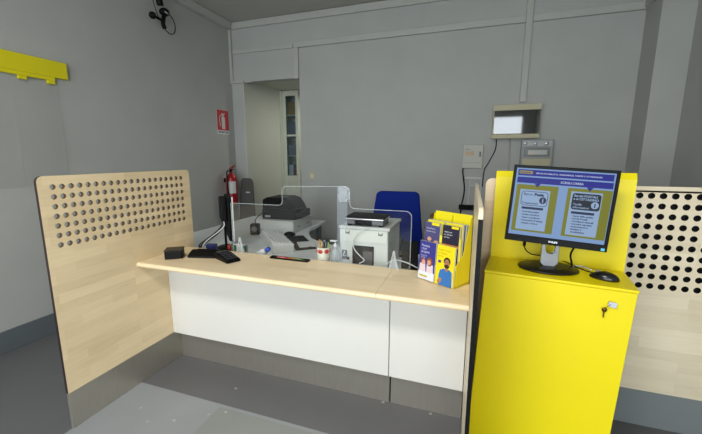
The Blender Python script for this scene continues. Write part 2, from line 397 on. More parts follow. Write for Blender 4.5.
# plain solid divider at the counter's right end
t = thing('counter_end_divider', 'plain wooden divider with dark front edge between counter and yellow kiosk', 'divider', (2.0466, 0, 0))
MB().prism(rrect(-.55, .2155, .524, 1.355, .04, 6, (0, 0, 1, 1)), 0, .013, 'x').build('board', wood('maple_staves_end', (232, 218, 188), 'yz', .052, .34, 1.7), t)
MB().prism(rrect(-.5535, .2155, -.5505, 1.325, 0), 0, .013, 'x').build('edge_band', M_black, t)
MB().box((.0005, -.549, 0), (.0125, .524, .215)).build('steel_plinth', M_steel, t)
t = thing('wooden_back_board', 'upright wooden board standing directly behind the yellow kiosk, its left edge showing', 'board', (2.097, .345, 0))
MB().prism(rrect(0, 0, .46, 1.392, .03, 5, (0, 0, 1, 1)), 0, .019, 'y').build('board', wood('maple_staves_side', (226, 204, 172), 'xz', .052, .34, 4.7), t)
MB().box((-.002, .0, .0), (-.0002, .019, 1.36)).build('edge_band', M_beige, t)

# ------------------------------------------------------------------ counter
PY = .2548
t = thing('service_counter', 'long white fronted service counter with maple worktop and steel plinth', 'counter', (0, 0, 0))
W_top = wood('maple_staves_top', (246, 224, 186), 'xy', .055, .42, 2.2)
def top_mesh(x0, x1):
    yb = .455; pts = [(yb, .790), (yb, .821)]
    for k in range(9):
        a = math.pi/2 + math.pi*k/8; pts.append((.0167+.0155+.0155*math.cos(a), .8055+.0155*math.sin(a)))
    return MB().prism(pts, x0, x1, 'x', smooth=False)
top_mesh(.001, 1.599).build('worktop', W_top, t)
o = top_mesh(1.6005, 2.0456).build('worktop', W_top, t)
for a, b in ((.002, 1.6225), (1.6275, 2.043)):
    MB().box((a, PY, .2175), (b, PY+.018, .7895), .0015, 1).build('front_panel', M_white, t)
    MB().box((a, .318, .0), (b-.004, .330, .2165)).build('kick_plate', M_steel, t)
MB().box((.002, .331, 0), (2.043, .346, .7895)).build('carcass_rail', M_lgrey, t)
MB().box((1.6228, PY+.006, .2175), (1.6272, PY+.03, .7895)).build('joint_strip', M_grey, t)
MB().box((1.6185, .3265, .001), (1.6275, .3305, .2165)).build('kick_joint', M_blackm, t)

# ------------------------------------------------------------------ yellow kiosk
ang = -math.radians(8.0)
K = thing('yellow_kiosk_cabinet', 'tall yellow metal kiosk cabinet with raised back panel', 'kiosk', (2.104, .030, 0), ang)
Wd = .549; Dp = .25
MB().prism([(-.036, 0), (Wd-.036, 0), (Wd, .986), (0, .986)], .002, Dp+.03, 'y').build('cabinet_body', M_yellow, K)
MB().box((-.002, -.006, .9875), (Wd+.003, Dp, 1.0), .003).build('shelf_top', M_yellow, K)
MB().prism([(-.033, .012), (Wd-.039, .012), (Wd-.003, .987), (.003, .987)], -.006, .0015, 'y').build('door', M_yellow, K)
MB().prism([(Dp, 1.0005), (Dp-.006, 1.405), (Dp+.012, 1.432), (Dp+.03, 1.432), (Dp+.03, 1.0005), (Dp+.03, .9865), (Dp+.0005, .9865)], .0, Wd+.003, 'x').build('back_panel', M_yellow, K)
lk = MB().lathe([(.009, 0), (.009, .006), (.006, .008)], n=16, M=Matrix.Translation((Wd-.082, -.0065, .935)) @ Matrix.Rotation(R90, 4, 'X')).build('lock', M_chrome, K)
tg = MB(); Mk = Matrix.Translation((Wd-.082, -.0176, .934)) @ Matrix.Rotation(math.radians(8), 4, 'Y')
tg.box((-.008, 0, -.011), (.020, .002, .011), .0008, 1, M=Mk).build('key_tag', mat('pale_key_tag', (196, 200, 212), .3), lk)
kk = MB(); kk.lathe([(.0, 0), (.009, 0), (.009, .002), (.0, .002)], n=14, M=Matrix.Translation((Wd-.100, -.014, .908)) @ Matrix.Rotation(R90, 4, 'X'))
kk.box((Wd-.1035, -.016, .875), (Wd-.0985, -.0145, .901)); kk.tube([(Wd-.097, -.015, .915), (Wd-.089, -.019, .927), (Wd-.082, -.017, .935)], .0012, 6)
kk.build('key', mat('dark_brass', (110, 84, 40), .35, metal=.8), lk)

# ------------------------------------------------------------------ monitor on the kiosk
mw, mh = .384, .331
MX, MY, MZ = 2.379, .075, 1.292
n_ = Vector((math.sin(.06), math.cos(.06), 0))
r0 = Vector((math.cos(-.06), math.sin(-.06), 0)); u0 = Vector((0, 0, 1))
n0 = Vector((-math.sin(-.06), math.cos(-.06), 0)); u2 = math.cos(.043)*u0+math.sin(.043)*n0
rr = math.cos(-.055)*r0+math.sin(-.055)*u2; uu = -math.sin(-.055)*r0+math.cos(-.055)*u2; nn = rr.cross(uu)  # towards the viewer
mon = thing('computer_monitor', 'black framed computer monitor lit with two information cards on the yellow kiosk', 'monitor', (2.372, .135, 1.0))
FM = Matrix.Translation((MX-2.372, MY-.135, MZ-1.0)) @ Matrix((rr, uu, nn)).transposed().to_4x4()   # local x right, y up, z to viewer
mb = MB(); t_ = mb
# bezel as four bars plus back shell
sw, sh, by = .360, .290, .008   # screen size, its centre offset
for lo, hi in (((-mw/2, -mh/2, -.004), (mw/2, by-sh/2, .012)), ((-mw/2, by+sh/2, -.004), (mw/2, mh/2, .012)), ((-mw/2, by-sh/2, -.004), (-sw/2, by+sh/2, .012)), ((sw/2, by-sh/2, -.004), (mw/2, by+sh/2, .012))):
    mb.box(lo, hi, .0015, 1, M=FM)
mb.build('bezel', mat('bezel_black', (8, 8, 9), .5, spec=.2), mon)
MB().box((-mw/2+.004, -mh/2+.004, -.026), (mw/2-.004, mh/2-.004, -.0045), .006, M=FM).box((-.09, -.10, -.05), (.09, .08, -.027), .008, M=FM).build('rear_shell', M_blackm, mon)
def E(name, rgb, s=.72): return mat(name, rgb, .35, spec=.12, emit=s)
E_bg = E('screen_pale_blue', (138, 172, 222)); E_navy = E('screen_navy', (28, 32, 150)); E_ol = E('screen_olive', (132, 134, 22))
E_card = E('screen_card_blue', (160, 188, 226)); E_dk = E('screen_dark_text', (34, 44, 84)); E_blk = E('screen_charcoal', (28, 32, 46)); E_wt = E('screen_white', (200, 214, 245)); E_gold = E('screen_gold', (170, 158, 60))
scr = MB().box((-sw/2, by-sh/2, -.003), (sw/2, by+sh/2, .0045), M=FM).build('screen', E_bg, mon)
def layer(name, m, z, polys=(), texts=()):
    mb = MB()
    for p in polys: mb.prism(p, z, z+.0003, 'z', M=FM)
    for (s_, sz, x, y, al, bo) in texts: text_into(mb, s_, sz, FM @ Matrix.Translation((x, y, z+.0002)), .0002, al, bo)
    return mb.build(name, m, scr)
def rc(x0, y0, x1, y1): return [(x0, y0), (x1, y0), (x1, y1), (x0, y1)]
def arrow(cx, y): return [(cx-.004, y), (cx-.004, y-.014), (cx-.013, y-.012), (cx, y-.029), (cx+.013, y-.012), (cx+.004, y-.014), (cx+.004, y)]
def outline(x0, y0, x1, y1, r, wd):
    a = rrect(x0, y0, x1, y1, r, 4); b = rrect(x0+wd, y0+wd, x1-wd, y1-wd, r-wd, 4)
    return [[a[i], a[(i+1) % len(a)], b[(i+1) % len(b)], b[i]] for i in range(len(a))]
layer('page_banner', E_navy, .0046, [rc(-.173, .121, .174, .147)])
layer('page_banner', E_navy, .0046, [rc(-.173, .090, .176, .115)])
layer('page_logo', E_gold, .0050, [rc(-.168, .129, -.117, .142)])
layer('page_logo_text', E_navy, .0054, [], [('Posteitaliane', .0085, -.166, .1325, 'LEFT', .0003)])
layer('page_heading', E_wt, .0050, [], [('SERVIZI DI PUBBLICITA, TRASPARENZA, TARIFFE E CITTADINANZA', .0080, -.104, .131, 'LEFT', .0002)])
layer('page_subheading', E_wt, .0050, [], [('SCEGLI L\'AREA', .0125, -.008, .0980, 'LEFT', .0003)])
for x0, x1 in ((-.171, -.012), (.022, .178)): layer('page_frame', E_ol, .0046, [rc(x0, -.120, x1, .083)])
for x in (-.092, .099): layer('page_arrow', E_navy, .0052, [arrow(x, .103)])
for x0, x1, y1 in ((-.155, -.040, .063), (.036, .146, .070)): layer('page_card', E_card, .0052, [rc(x0, -.112, x1, y1)])
layer('page_badge', E_dk, .0056, outline(-.148, -.006, -.046, .056, .012, .0022))
layer('page_badge_words', E_dk, .0056, [], [('Banco', .015, -.140, .038, 'LEFT', .0001), ('Posta', .016, -.098, .038, 'LEFT', .0010), ])
layer('page_badge_footer', E_dk, .0056, [], [('Trasparenza', .0125, -.143, .001, 'LEFT', .0002)])
layer('page_info_dot', E_dk, .0056, [ell(-.064, .020, .0135, .0145, 20)])
layer('page_info_letter', E_card, .0060, [], [('i', .025, -.064, .0115, 'CENTER', .001)])
layer('page_dark_badge', E_blk, .0056, [rrect(.042, -.004, .143, .064, .010, 4)])
layer('page_badge_words', E_card, .0060, [], [('Servizi POSTALI', .0125, .047, .049, 'LEFT', .0004), ('e al CITTADINO', .0125, .047, .036, 'LEFT', .0004), ])
layer('page_badge_footer', E_card, .0060, [], [('Tariffe', .012, .048, .014, 'LEFT', .0002), ('Informazioni', .0115, .048, .002, 'LEFT', .0002)])
layer('page_info_dot', E_card, .0060, [ell(.125, .019, .0135, .0145, 20)])
layer('page_info_letter', E_dk, .0064, [], [('i', .025, .125, .0105, 'CENTER', .001)])
layer('page_title_bar', E_dk, .0056, [rc(-.141, -.022, -.058, -.012)])
layer('page_title_bar', E_dk, .0056, [rc(.046, -.022, .128, -.012)])
layer('page_text', E_dk, .0056, [], [(s_, .0098, -.141, -.036-.0125*i, 'LEFT', .0003) for i, s_ in enumerate(('- Fogli Informativi', '- Guide e Avvisi al', '- Tassi e condizioni', '- Documenti di sintesi', '  reclami e ricorsi'))])
layer('page_text', E_dk, .0056, [], [(s_, .0098, .048, -.034-.0112*i, 'LEFT', .0003) for i, s_ in enumerate(('- Carta della qualita', '- Servizi Postali', '- Condizioni generali', '- Corriere espresso', '- Assicurazioni e', '- Reclami e', '  conciliazione'))])
lg = MB(); text_into(lg, 'PHILIPS', .0105, FM @ Matrix.Translation((-.003, -mh/2+.010, .0125)), .0003, 'CENTER', .0003); lg.build('brand_lettering', M_silver, mon)
MB().box((mw/2-.022, -mh/2+.004, .0121), (mw/2-.009, -mh/2+.015, .0126), M=FM).build('energy_sticker', mat('aqua_sticker', (90, 190, 215), .4), mon)
# stand
MB().lathe([(.0, .001), (.118, .001), (.124, .006), (.120, .011), (.06, .016), (.0, .018)], n=40, sx=1, sy=.80).build('stand_base', mat('satin_black_base', (22, 21, 18), .4, spec=.3), mon)
nk = MB(); npol = rrect(-.033, .014, .037, .20, .014, 4, (1, 1, 0, 0))
nk.prism([(-.033, .03), (-.02, .016), (.024, .016), (.037, .03), (.037, .115), (.022, .115), (.022, .085), (.016, .074), (.002, .070), (-.012, .074), (-.018, .085), (-.018, .115), (-.033, .115)], -.012, .004, 'y', bev=.002)
nk.box((-.033, -.010, .115), (.037, .004, .26), .002)
nk.build('stand_neck', mat('silver_plastic', (168, 172, 178), .28, metal=.6), mon)
# cables
o = MB().tube([(2.268, .12, 1.150), (2.268, .13, 1.115), (2.276, .145, 1.082), (2.31, .185, 1.05), (2.38, .24, 1.03), (2.46, .232, 1.015), (2.50, .18, 1.006), (2.545, .118, 1.005)], .0026, 8).lathe([(.003, 0), (.0065, .004), (.0065, .022), (.003, .026)], (2.268, .127, 1.098), 10).build('monitor_cable', M_blackm)
tag(o, 'thin black cable looping from the kiosk monitor behind its stand', 'cable')
o = MB().tube([(2.478, .12, 1.142), (2.470, .14, 1.11), (2.462, .155, 1.07), (2.470, .160, 1.035), (2.474, .165, 1.012)], .0042, 8).build('power_cable', M_black)
tag(o, 'short thick black power cable dropping from the right half of the kiosk monitor', 'cable')
o = MB().tube([(2.478, .185, 1.006), (2.50, .205, 1.006), (2.53, .200, 1.006), (2.55, .160, 1.006)], .0035, 8).build('white_adapter_lead', M_paper)
tag(o, 'short white lead lying on the kiosk shelf behind the mouse', 'cable')

def mouse(name, label, loc, rz, sx, sy, sz, m1, cat='mouse'):
    t = thing(name, label, cat, loc, rz)
    def shell(z0):
        bm = bmesh.new(); bmesh.ops.create_uvsphere(bm, u_segments=24, v_segments=14, radius=1)
        for v in bm.verts:
            x, y, z = v.co; z = max(z, -.15)
            k = 1-.16*max(0, y); v.co = (x*sx*k, y*sy, (z+.15)/1.15*sz*(1-.25*max(0, y)))
        for f in bm.faces: f.smooth = True
        return bm
    a = MB(); a._merge(shell(0)); a.build('shell', m1, t)
    MB().box((-.004, sy*.35, sz*.74), (.004, sy*.62, sz*.98), .002).build('scroll_wheel', M_grey, t)
    return t
mouse('computer_mouse', 'black computer mouse on the shelf of the yellow kiosk', (2.568, .062, 1.0), math.radians(62), .031, .053, .034, mat('gloss_black', (20, 22, 24), .22))

# ------------------------------------------------------------------ acrylic counter screen
def acr_prism(pts, y0, y1):
    mb = MB(); mb.prism(pts, y0, y1, 'y')
    for f in mb.bm.faces: f.material_index = 0 if len(f.verts) > 6 else 1
    return mb
YS = .446
Z0 = .826
def arc(cx, cy, r, a0, a1, n=5): return [(cx+r*math.cos(math.radians(a0+(a1-a0)*k/n)), cy+r*math.sin(math.radians(a0+(a1-a0)*k/n))) for k in range(n+1)]
pts = [(.425, Z0), (1.70, Z0)] + arc(1.668, 1.146, .035, 0, 90) + arc(1.345, 1.211, .03, 270, 180) + arc(1.283, 1.285, .032, 0, 90) + arc(.868, 1.277, .03, 90, 180) + arc(.81, 1.206, .028, 0, -90) + [(.425, 1.176)]
t = thing('acrylic_screen', 'clear acrylic screen with raised middle standing on the back edge of the worktop', 'screen', (0, 0, 0))
acr_prism(pts, YS, YS+.005).build('sheet', [M_acr, M_aedge], t)
MB().tube([(p[0], YS+.0025, p[1]) for p in pts[2:]] , .0025, 8, smooth_path=False).tube([(pts[0][0], YS+.0025, Z0), (pts[-1][0], YS+.0025, pts[-1][1])], .0025, 8, smooth_path=False).tube([(pts[1][0], YS+.0025, Z0), (pts[2][0], YS+.0025, pts[2][1])], .0025, 8, smooth_path=False).build('edge_glint_bead', veil('acrylic_edge_glint', (225, 234, 236), .30, .2), t)  # pale tube added along the outline for the bright refracted edge line
MB().box((1.232, YS-.0035, Z0), (1.300, YS-.0005, 1.312)).build('joining_strip', M_foil, t)
for x in (.492, 1.603):
    MB().prism([(x-.030, .8215), (x-.018, .8215), (x-.004, .90), (x+.004, .90), (x+.018, .8215), (x+.030, .8215), (x+.010, .905), (x+.006, .935), (x-.006, .935), (x-.010, .905)], YS-.014, YS-.004, 'y').prism([(x-.03, .8215), (x+.03, .8215), (x, .90)], YS+.0055, YS+.008, 'y').build('foot', M_foot, t)

# ------------------------------------------------------------------ devices on the worktop
t = thing('black_device_box', 'small black lidded box near the left end of the worktop', 'box', (.140, .195, .8212), math.radians(36)); t.scale = (1.0, 1.1, 1.12)
MB().box((-.055, -.045, 0), (.055, .045, .046), .006).build('case', M_black, t)
MB().box((-.057, -.047, .0465), (.057, .047, .056), .005).build('lid', mat('satin_black', (22, 21, 20), .35, spec=.3), t)
MB().box((.0555, -.02, .01), (.0565, .02, .03)).build('port', M_blackm, t)
t = thing('card_reader', 'flat black sloped card reader lying between the black box and the keypad', 'card reader', (.316, .290, .8212), math.radians(14))
MB().prism([(-.055, 0), (.06, 0), (.06, .022), (.035, .040), (.005, .040), (-.05, .014)], -.105, .105, 'x', bev=.005).build('case', M_black, t)
MB().box((-.07, .008, .0405), (.07, .032, .0445), .002).build('cover', M_blackm, t)
t = thing('payment_keypad', 'black payment keypad with raised keys, nearest the clear screen foot', 'keypad', (.508, .268, .8212), math.radians(64)); t.scale = (1.35, 1.22, 1.35)
MB().prism([(-.082, 0), (.08, 0), (.085, .026), (.03, .032), (-.082, .014)], -.036, .036, 'x', bev=.006, M=Matrix.Rotation(math.radians(0), 4, 'Z')).build('case', M_black, t)
MB().box((-.026, .034, .0315), (.026, .068, .034), .001).build('display', mat('keypad_display', (60, 66, 60), .2), t)
for i in range(4):
    for j in range(3):
        y = -.068+i*.024; z = .016+(y+.082)*.16
        MB().box((-.026+j*.019, y, z-.001), (-.012+j*.019, y+.015, z+.004), .001, 1).build('key', mat('dark_key', (52, 54, 58), .5), t)
o = MB().tube([(.20, .235, .845), (.235, .30, .850), (.27, .345, .846), (.30, .36, .845)], .0025, 6).build('reader_cable', M_beige)
tag(o, 'thin pale cable between the black box and the card reader', 'cable')

# pen tray and pens
t = thing('pen_tray', 'low black tray of pens along the back edge of the worktop', 'tray', (.905, .405, .8212), math.radians(-1))
MB().box((-.14, -.018, 0), (.14, .018, .003)).box((-.14, -.020, 0), (.14, -.018, .011)).box((-.14, .018, 0), (.14, .020, .011)).box((-.142, -.02, 0), (-.14, .02, .011)).box((.14, -.02, 0), (.142, .02, .011)).build('tray', M_black, t)
for i, (x, y, c, l, nme) in enumerate(((-.06, 0, (214, 120, 110), .07, 'pink'), (.03, .004, (170, 140, 60), .09, 'ochre'), (.065, -.010, (90, 120, 70), .08, 'green'), (-.005, -.010, (190, 60, 50), .06, 'red'))):
    o = MB().tube([(.905+x-l/2, .405+y, .8305+.0), (.905+x+l/2, .405+y, .8305)], .0048, 8).tube([(.905+x+l/2, .405+y, .8305), (.905+x+l/2+.012, .405+y, .8305)], .0022, 6).build('pen', mat('pen_'+nme, c, .4))
    tag(o, nme+' pen lying in the black tray', 'pen', 'pens in the black tray')

# pen cup with red inner pot
cx, cy = 1.105, .512
t = thing('pen_cup', 'cream pen cup with large oval openings behind the clear screen', 'cup', (cx, cy, .741)); t.scale = (1.2, 1.2, 1.28)
ZB = 0.0
mb = MB(); mb.lathe([(.034, 0), (.036, .075), (.038, .125), (.035, .125), (.033, .075), (.031, .004), (0, .004)], n=28)
mb.build('cup', mat('cream_plastic', (226, 222, 204), .4), t)
mb = MB()
for a in (-150, -95, -40, 15):
    A = math.radians(a); Mx = Matrix.Rotation(A, 4, 'Z') @ Matrix.Translation((.0370, 0, .106)) @ Matrix.Rotation(R90, 4, 'Y')
    mb.lathe([(0, .0022), (.012, .002), (.0125, -.002)], n=16, M=Mx, sx=.9, sy=1.1)
mb.build('red_spot', mat('red_pot', (200, 50, 40), .4), t)
for i, (dx, dy, lx, ly, h, c, nme) in enumerate(((-.016, 0, -.03, .0, .175, (225, 150, 30), 'orange pencil'), (-.006, -.01, -.012, -.01, .165, (226, 190, 120), 'cream pencil'), (.018, 0, .04, .0, .160, (140, 190, 40), 'green marker'), (.012, .012, .022, .01, .17, (40, 40, 46), 'black pen'))):
    o = MB().tube([(cx+dx*.6, cy+dy*.6, .752), (cx+lx*.95, cy+ly*.9, .775+h)], .0042, 7).build(nme.split()[-1], mat(nme.replace(' ', '_'), c, .4))
    tag(o, nme+' standing in the cream pen cup', nme.split()[-1], 'pens in the cream cup')
t = thing('scissors', 'dark handled scissors standing in the cream pen cup', 'scissors', (cx+.004, cy+.004, .790))
MB().box((-.004, -.001, 0), (.004, .001, .10)).build('blade', M_silver, t)
mb = MB()
for s_ in (-1, 1):
    mb.tube([(s_*.004, 0, .095), (s_*.020, 0, .115), (s_*.024, 0, .135), (s_*.014, 0, .150), (s_*.004, 0, .135), (s_*.003, 0, .10)], .004, 7)
mb.build('handle', mat('dark_blue_handle', (30, 36, 60), .4), t)
# sanitiser bottle
t = thing('pump_bottle', 'clear pump bottle with white top beside the pen cup', 'bottle', (1.178, .545, .7405)); t.scale = (1.1, 1.1, 1.18)
MB().lathe([(.0, 0), (.024, 0), (.026, .008), (.026, .10), (.020, .118), (.011, .124), (.011, .130)], n=24).build('bottle', veil('bottle_plastic', (205, 214, 218), .45, .15), t)
MB().lathe([(.013, .1305), (.013, .148), (.005, .150), (.005, .163), (.013, .165), (.013, .172), (0, .174)], n=20).box((-.034, -.005, .163), (-.010, .005, .172), .002).build('pump', M_paper, t)

# ------------------------------------------------------------------ desk
t = thing('office_desk', 'pale grey corner desk behind the counter with a notched inner edge', 'desk', (0, 0, 0))
out = [(-.62, .56), (.012, .56), (.012, .50), (1.99, .50), (1.99, 1.10), (1.05, 1.12), (.80, 1.19), (.62, 1.33), (.50, 1.52), (.43, 1.70), (.43, 1.93), (.40, 2.22), (-.62, 2.22)]
MB().prism(out, .715, .740, 'z', bev=.003).build('desktop', M_desk, t)
for (x, y) in ((-.58, .61), (-.58, 2.14), (.34, 2.14), (1.92, .55), (1.92, 1.03)):
    MB().box((x-.025, y-.025, 0), (x+.025, y+.025, .7145), .004).build('leg', M_grey, t)
MB().box((-.54, 2.12, .35), (.30, 2.135, .7145)).build('modesty_panel', M_lgrey, t)

# riser with drawers and black printer
t = thing('drawer_riser', 'low pale grey drawer unit carrying the black printer on the desk', 'drawer unit', (.1575, 1.665, .7405))
MB().box((-.2075, -.215, 0), (.2075, .215, .108), .003).build('carcass', M_lgrey, t)
MB().box((-.213, -.220, .1085), (.213, .220, .120), .003).build('lid', M_lgrey, t)
for k in (0, 1):
    d = MB().box((.208, -.205+k*.207, .008), (.216, -.002+k*.207, .102), .002).build('drawer', M_lgrey, t)
    MB().box((.2165, -.13+k*.207, .05), (.222, -.08+k*.207, .06), .001).build('handle', M_grey, d)
t = thing('desk_printer', 'black desktop printer sitting on the low drawer unit', 'printer', (.160, 1.66, .861), math.radians(4))
MB().prism([(-.15, 0), (.15, 0), (.165, .05), (.165, .11), (-.15, .11)], -.185, .185, 'x', bev=.008).build('body', M_blackm, t)
MB().prism([(-.185, .1105), (.15, .1105), (.19, .12), (.13, .205), (.06, .225), (-.13, .225), (-.18, .20)], -.14, .14, 'y', bev=.008).build('lid', M_black, t)
MB().box((-.15, -.1535, .02), (-.09, -.1515, .04)).build('label', mat('printer_label', (150, 152, 156), .5), t)
MB().box((.1855, -.13, .02), (.25, .11, .095), .01).build('paper_tray', M_black, t)

# speaker, cable, notebook, keyboard, mat, mouse, paper
t = thing('desk_speaker', 'small upright black speaker on the desk left of the keyboard', 'speaker', (.03, 1.30, .7405), math.radians(20))
MB().box((-.042, -.04, 0), (.042, .04, .105), .008).build('case', M_blackm, t)
MB().lathe([(0, .001), (.026, .001), (.028, 0), (.028, -.001)], n=20, M=Matrix.Translation((0, -.0405, .06)) @ Matrix.Rotation(R90, 4, 'X')).build('cone', M_grey, t)
o = MB().tube([(.02, 1.335, .80), (-.02, 1.38, .86), (.0, 1.42, .91), (.02, 1.455, .93)], .004, 6).build('printer_cable', M_blackm)
tag(o, 'black cable rising from behind the desk speaker to the printer', 'cable')
t = thing('desk_blotter', 'white round-cornered notepad under the front of the drawer unit', 'notepad', (.17, 1.335, .7405), math.radians(20))
MB().prism(rrect(-.09, -.06, .09, .06, .03), 0, .012, 'z').build('pad', M_paper, t)
MB().box((.03, .045, .0125), (.085, .056, .02), .002).build('pen_clip', M_blackm, t)
# keyboard, one long wedge tilted on its feet
kx = Vector((.621-.244, .619-1.094, 0)); kl = kx.length; ka = math.atan2(kx.y, kx.x)
kb = thing('computer_keyboard', 'long white computer keyboard on the desk behind the clear screen', 'keyboard', (.452, .99, .7405), ka+math.radians(4)); kb.scale = (1.0, 1.05, 1.15)
MB().prism([(-.082, 0), (.082, 0), (.082, .045), (-.082, .062)], -.27, .27, 'x', bev=.003).build('case', M_lgrey, kb)
MB().prism([(-.084, .0622), (.084, .0452), (.084, .055), (-.084, .072)], -.272, .272, 'x').build('top_plate', M_white, kb)
for i in range(5):
    y = -.070+i*.029
    row = MB()
    for j in range(17):
        x = -.262+j*.0308
        row.prism([(y, .0717-(y+.084)*.101), (y+.024, .0717-(y+.108)*.101), (y+.022, .078-(y+.108)*.101), (y+.002, .078-(y+.084)*.101)], x, x+.027, 'x')
    row.build('key_row', M_paper, kb)
o = MB().box((-.085, -.25, 0), (.085, .27, .006), .002).build('desk_mat', M_black, None, (.612, 1.13, .7405), (0, 0, math.radians(39)))
tag(o, 'long black mat lying to the right of the white keyboard', 'mat')
mouse('computer_mouse', 'black computer mouse on the desk in front of the drawer unit', (.385, 1.352, .747), math.radians(-60), .034, .056, .036, M_blackm)
o = MB().prism([(-.10, -.13), (.10, -.13), (.10, .13), (-.10, .13)], 0, .0015, 'z').build('paper_sheet', M_paper, None, (.715, 1.09, .7410), (0, 0, math.radians(-55)))
o.location = (.745, 1.11, .7472)
o = tag(o, 'loose white paper sheet beside the black desk mat', 'paper')
mb = MB()
for s_ in (-1, 1): mb.tube([(.80+s_*.022+.016*math.cos(a*math.pi/4), .99+.012*math.sin(a*math.pi/4), .7475+.003) for a in range(9)], .0015, 6)
mb.tube([(.84, .99, .751), (.80, 1.05, .752), (.77, 1.10, .752)], .0015, 6)

o = mb.build('eyeglasses', M_black); tag(o, 'thin dark eyeglasses resting on the paper sheet', 'glasses'); o.location = (0, 0, .0005)

# items right behind the screen's left foot
t = thing('marker_holder', 'small white stand with green and red topped pots behind the left screen foot', 'holder', (.42, .53, .7405))
MB().box((-.05, -.02, 0), (.05, .03, .118), .004).build('stand', mat('offwhite_card', (205, 203, 196), .6), t)
for x, c, nm in ((-.065, (150, 40, 40), 'red_cap'), (-.03, (50, 110, 80), 'green_cap'), (.064, (40, 110, 70), 'green_cap')):
    MB().lathe([(0, .075), (.014, .075), (.016, .085), (.016, .108), (.012, .115), (0, .116)], (x, -.035, 0), 16).lathe([(0, 0), (.012, 0), (.012, .0745), (0, .0746)], (x, -.035, 0), 12).build(nm, mat(nm+'_plastic', c, .4), t)
t = thing('spray_bottle', 'white bottle with bright blue cap lying behind the clear screen', 'bottle', (.60, .545, .7405), math.radians(-20))
MB().lathe([(0, -.07), (.024, -.068), (.026, -.04), (.026, .03), (.014, .05), (.010, .055)], n=18, M=Matrix.Translation((0, 0, .062)) @ Matrix.Rotation(math.radians(62), 4, 'Y')).build('bottle', M_paper, t)
MB().lathe([(0, .0555), (.016, .0555), (.017, .09), (.012, .098), (0, .099)], n=18, M=Matrix.Translation((0, 0, .062)) @ Matrix.Rotation(math.radians(62), 4, 'Y')).build('cap', mat('blue_cap', (20, 70, 190), .4), t)
# counter monitor seen edge-on
ma = math.atan2(2.34, -1.9)     # direction away from the viewer
t = thing('desk_monitor', 'black desk monitor seen nearly edge-on behind the left of the counter', 'monitor', (.13, .80, .7405), math.radians(133))
MB().box((-.17, -.012, .085), (.17, .008, .445), .004).build('bezel', mat('bezel_black', (8, 8, 9), .5, spec=.2), t)
MB().box((-.166, .0085, .09), (.166, .024, .44), .006).box((-.11, .0245, .24), (.11, .075, .43), .012).build('rear_shell', M_blackm, t)
MB().box((-.1725, -.016, .083), (-.1705, -.006, .447)).build('silver_edge', M_lgrey, t)
MB().box((-.155, -.0128, .105), (.155, -.0122, .43)).build('screen', mat('dark_screen', (14, 16, 20), .15), t)
MB().box((-.02, .032, .012), (.02, .05, .238), .004).build('stand_neck', M_blackm, t)
MB().lathe([(0, 0), (.10, 0), (.105, .005), (.10, .010), (.02, .014), (0, .014)], (0, .03, 0), 32, sx=1, sy=.8).build('stand_base', M_black, t)
mb = MB(); 
for i, (dx, dz) in enumerate(((0, 0), (.008, .006), (-.006, .008), (.004, -.008))):
    mb.tube([(.135+dx, .70, 1.00+dz), (.145+dx, .69, .95+dz), (.11+dx, .66, .895+dz), (.05+dx, .60, .835+dz), (.02+dx*2, .57, .80+dz), (.015+dx*3, .58, .76)], .0055, 6)
o = mb.build('cable_bundle', mat('mixed_cable_grey', (38, 36, 34), .5)); tag(o, 'curved bundle of dark cables hanging from the back of the desk monitor', 'cable')
o = MB().tube([(.155, .69, .99), (.165, .68, .95), (.13, .65, .905), (.07, .59, .845), (.045, .565, .80), (.04, .575, .75)], .004, 6).build('white_cable', M_paper); tag(o, 'white cable following the dark bundle down from the desk monitor', 'cable')
o = MB().tube([(.215, .74, .98), (.175, .73, .95), (.19, .72, .90), (.20, .70, .85), (.27, .62, .79)], .004, 6).build('white_cable', M_paper); tag(o, 'thin white cable curving down beside the desk monitor stand', 'cable')
t = thing('extension_lead', 'dark blue plug block lying on the desk behind the card reader', 'plug', (.17, .52, .7255+.015), math.radians(15)); t.scale = (1, 1, .9)
MB().box((-.04, -.018, 0), (.04, .018, .112), .006).build('block', mat('navy_plastic', (36, 42, 96), .4), t)

# ------------------------------------------------------------------ white printer with scanner
t = thing('ticket_printer', 'big off-white office printer box with a black recess behind the clear screen', 'printer', (1.358, .60, .7405))
mb = MB()
hw, D, H = .170, .40, .297
mb.box((-hw, .004, 0), (hw, D, H-.022), .006).build('body', mat('offwhite_plastic', (214, 216, 206), .5), t)
MB().box((-hw-.003, 0, H-.0215), (hw+.012, D+.004, H), .005).build('top_cover', M_lgrey, t)
MB().box((-hw+.004, -.003, .19), (hw-.004, .0035, .272), .002).build('upper_panel', mat('offwhite_panel', (222, 224, 214), .5), t)
mb = MB()
mb.box((-.075, -.004, .02), (-.07, .0035, .165)); mb.box((.07, -.004, .02), (.075, .0035, .165)); mb.box((-.07, -.004, .16), (.07, .0035, .165))
mb.box((-.07, -.0005, .02), (.07, .0035, .1595)); mb.build('recess', M_black, t)
MB().box((.0, -.003, .04), (.066, -.001, .13), .001).build('inner_box', mat('brown_grey_plastic', (86, 84, 84), .4), t)
for x in (-.11, .12):
    MB().prism([(x-.014, .245), (x+.014, .245), (x+.014, .268), (x+.008, .254), (x-.008, .254), (x-.014, .268)], -.008, -.0035, 'y').build('latch', M_grey, t)
mb = MB(); mb.box((-.152, -.0015, .06), (-.115, .0035, .125)); mb.box((-.152, -.0015, .06), (-.10, .0035, .078)); mb.build('warning_label', M_black, t)
mb = MB(); mb.prism([(-.148, .082), (-.142, .082), (-.128, .118), (-.134, .118)], -.0022, -.0016, 'y'); mb.prism([(-.134, .082), (-.122, .088), (-.124, .092), (-.134, .087)], -.0022, -.0016, 'y'); mb.build('label_mark', M_paper, t)
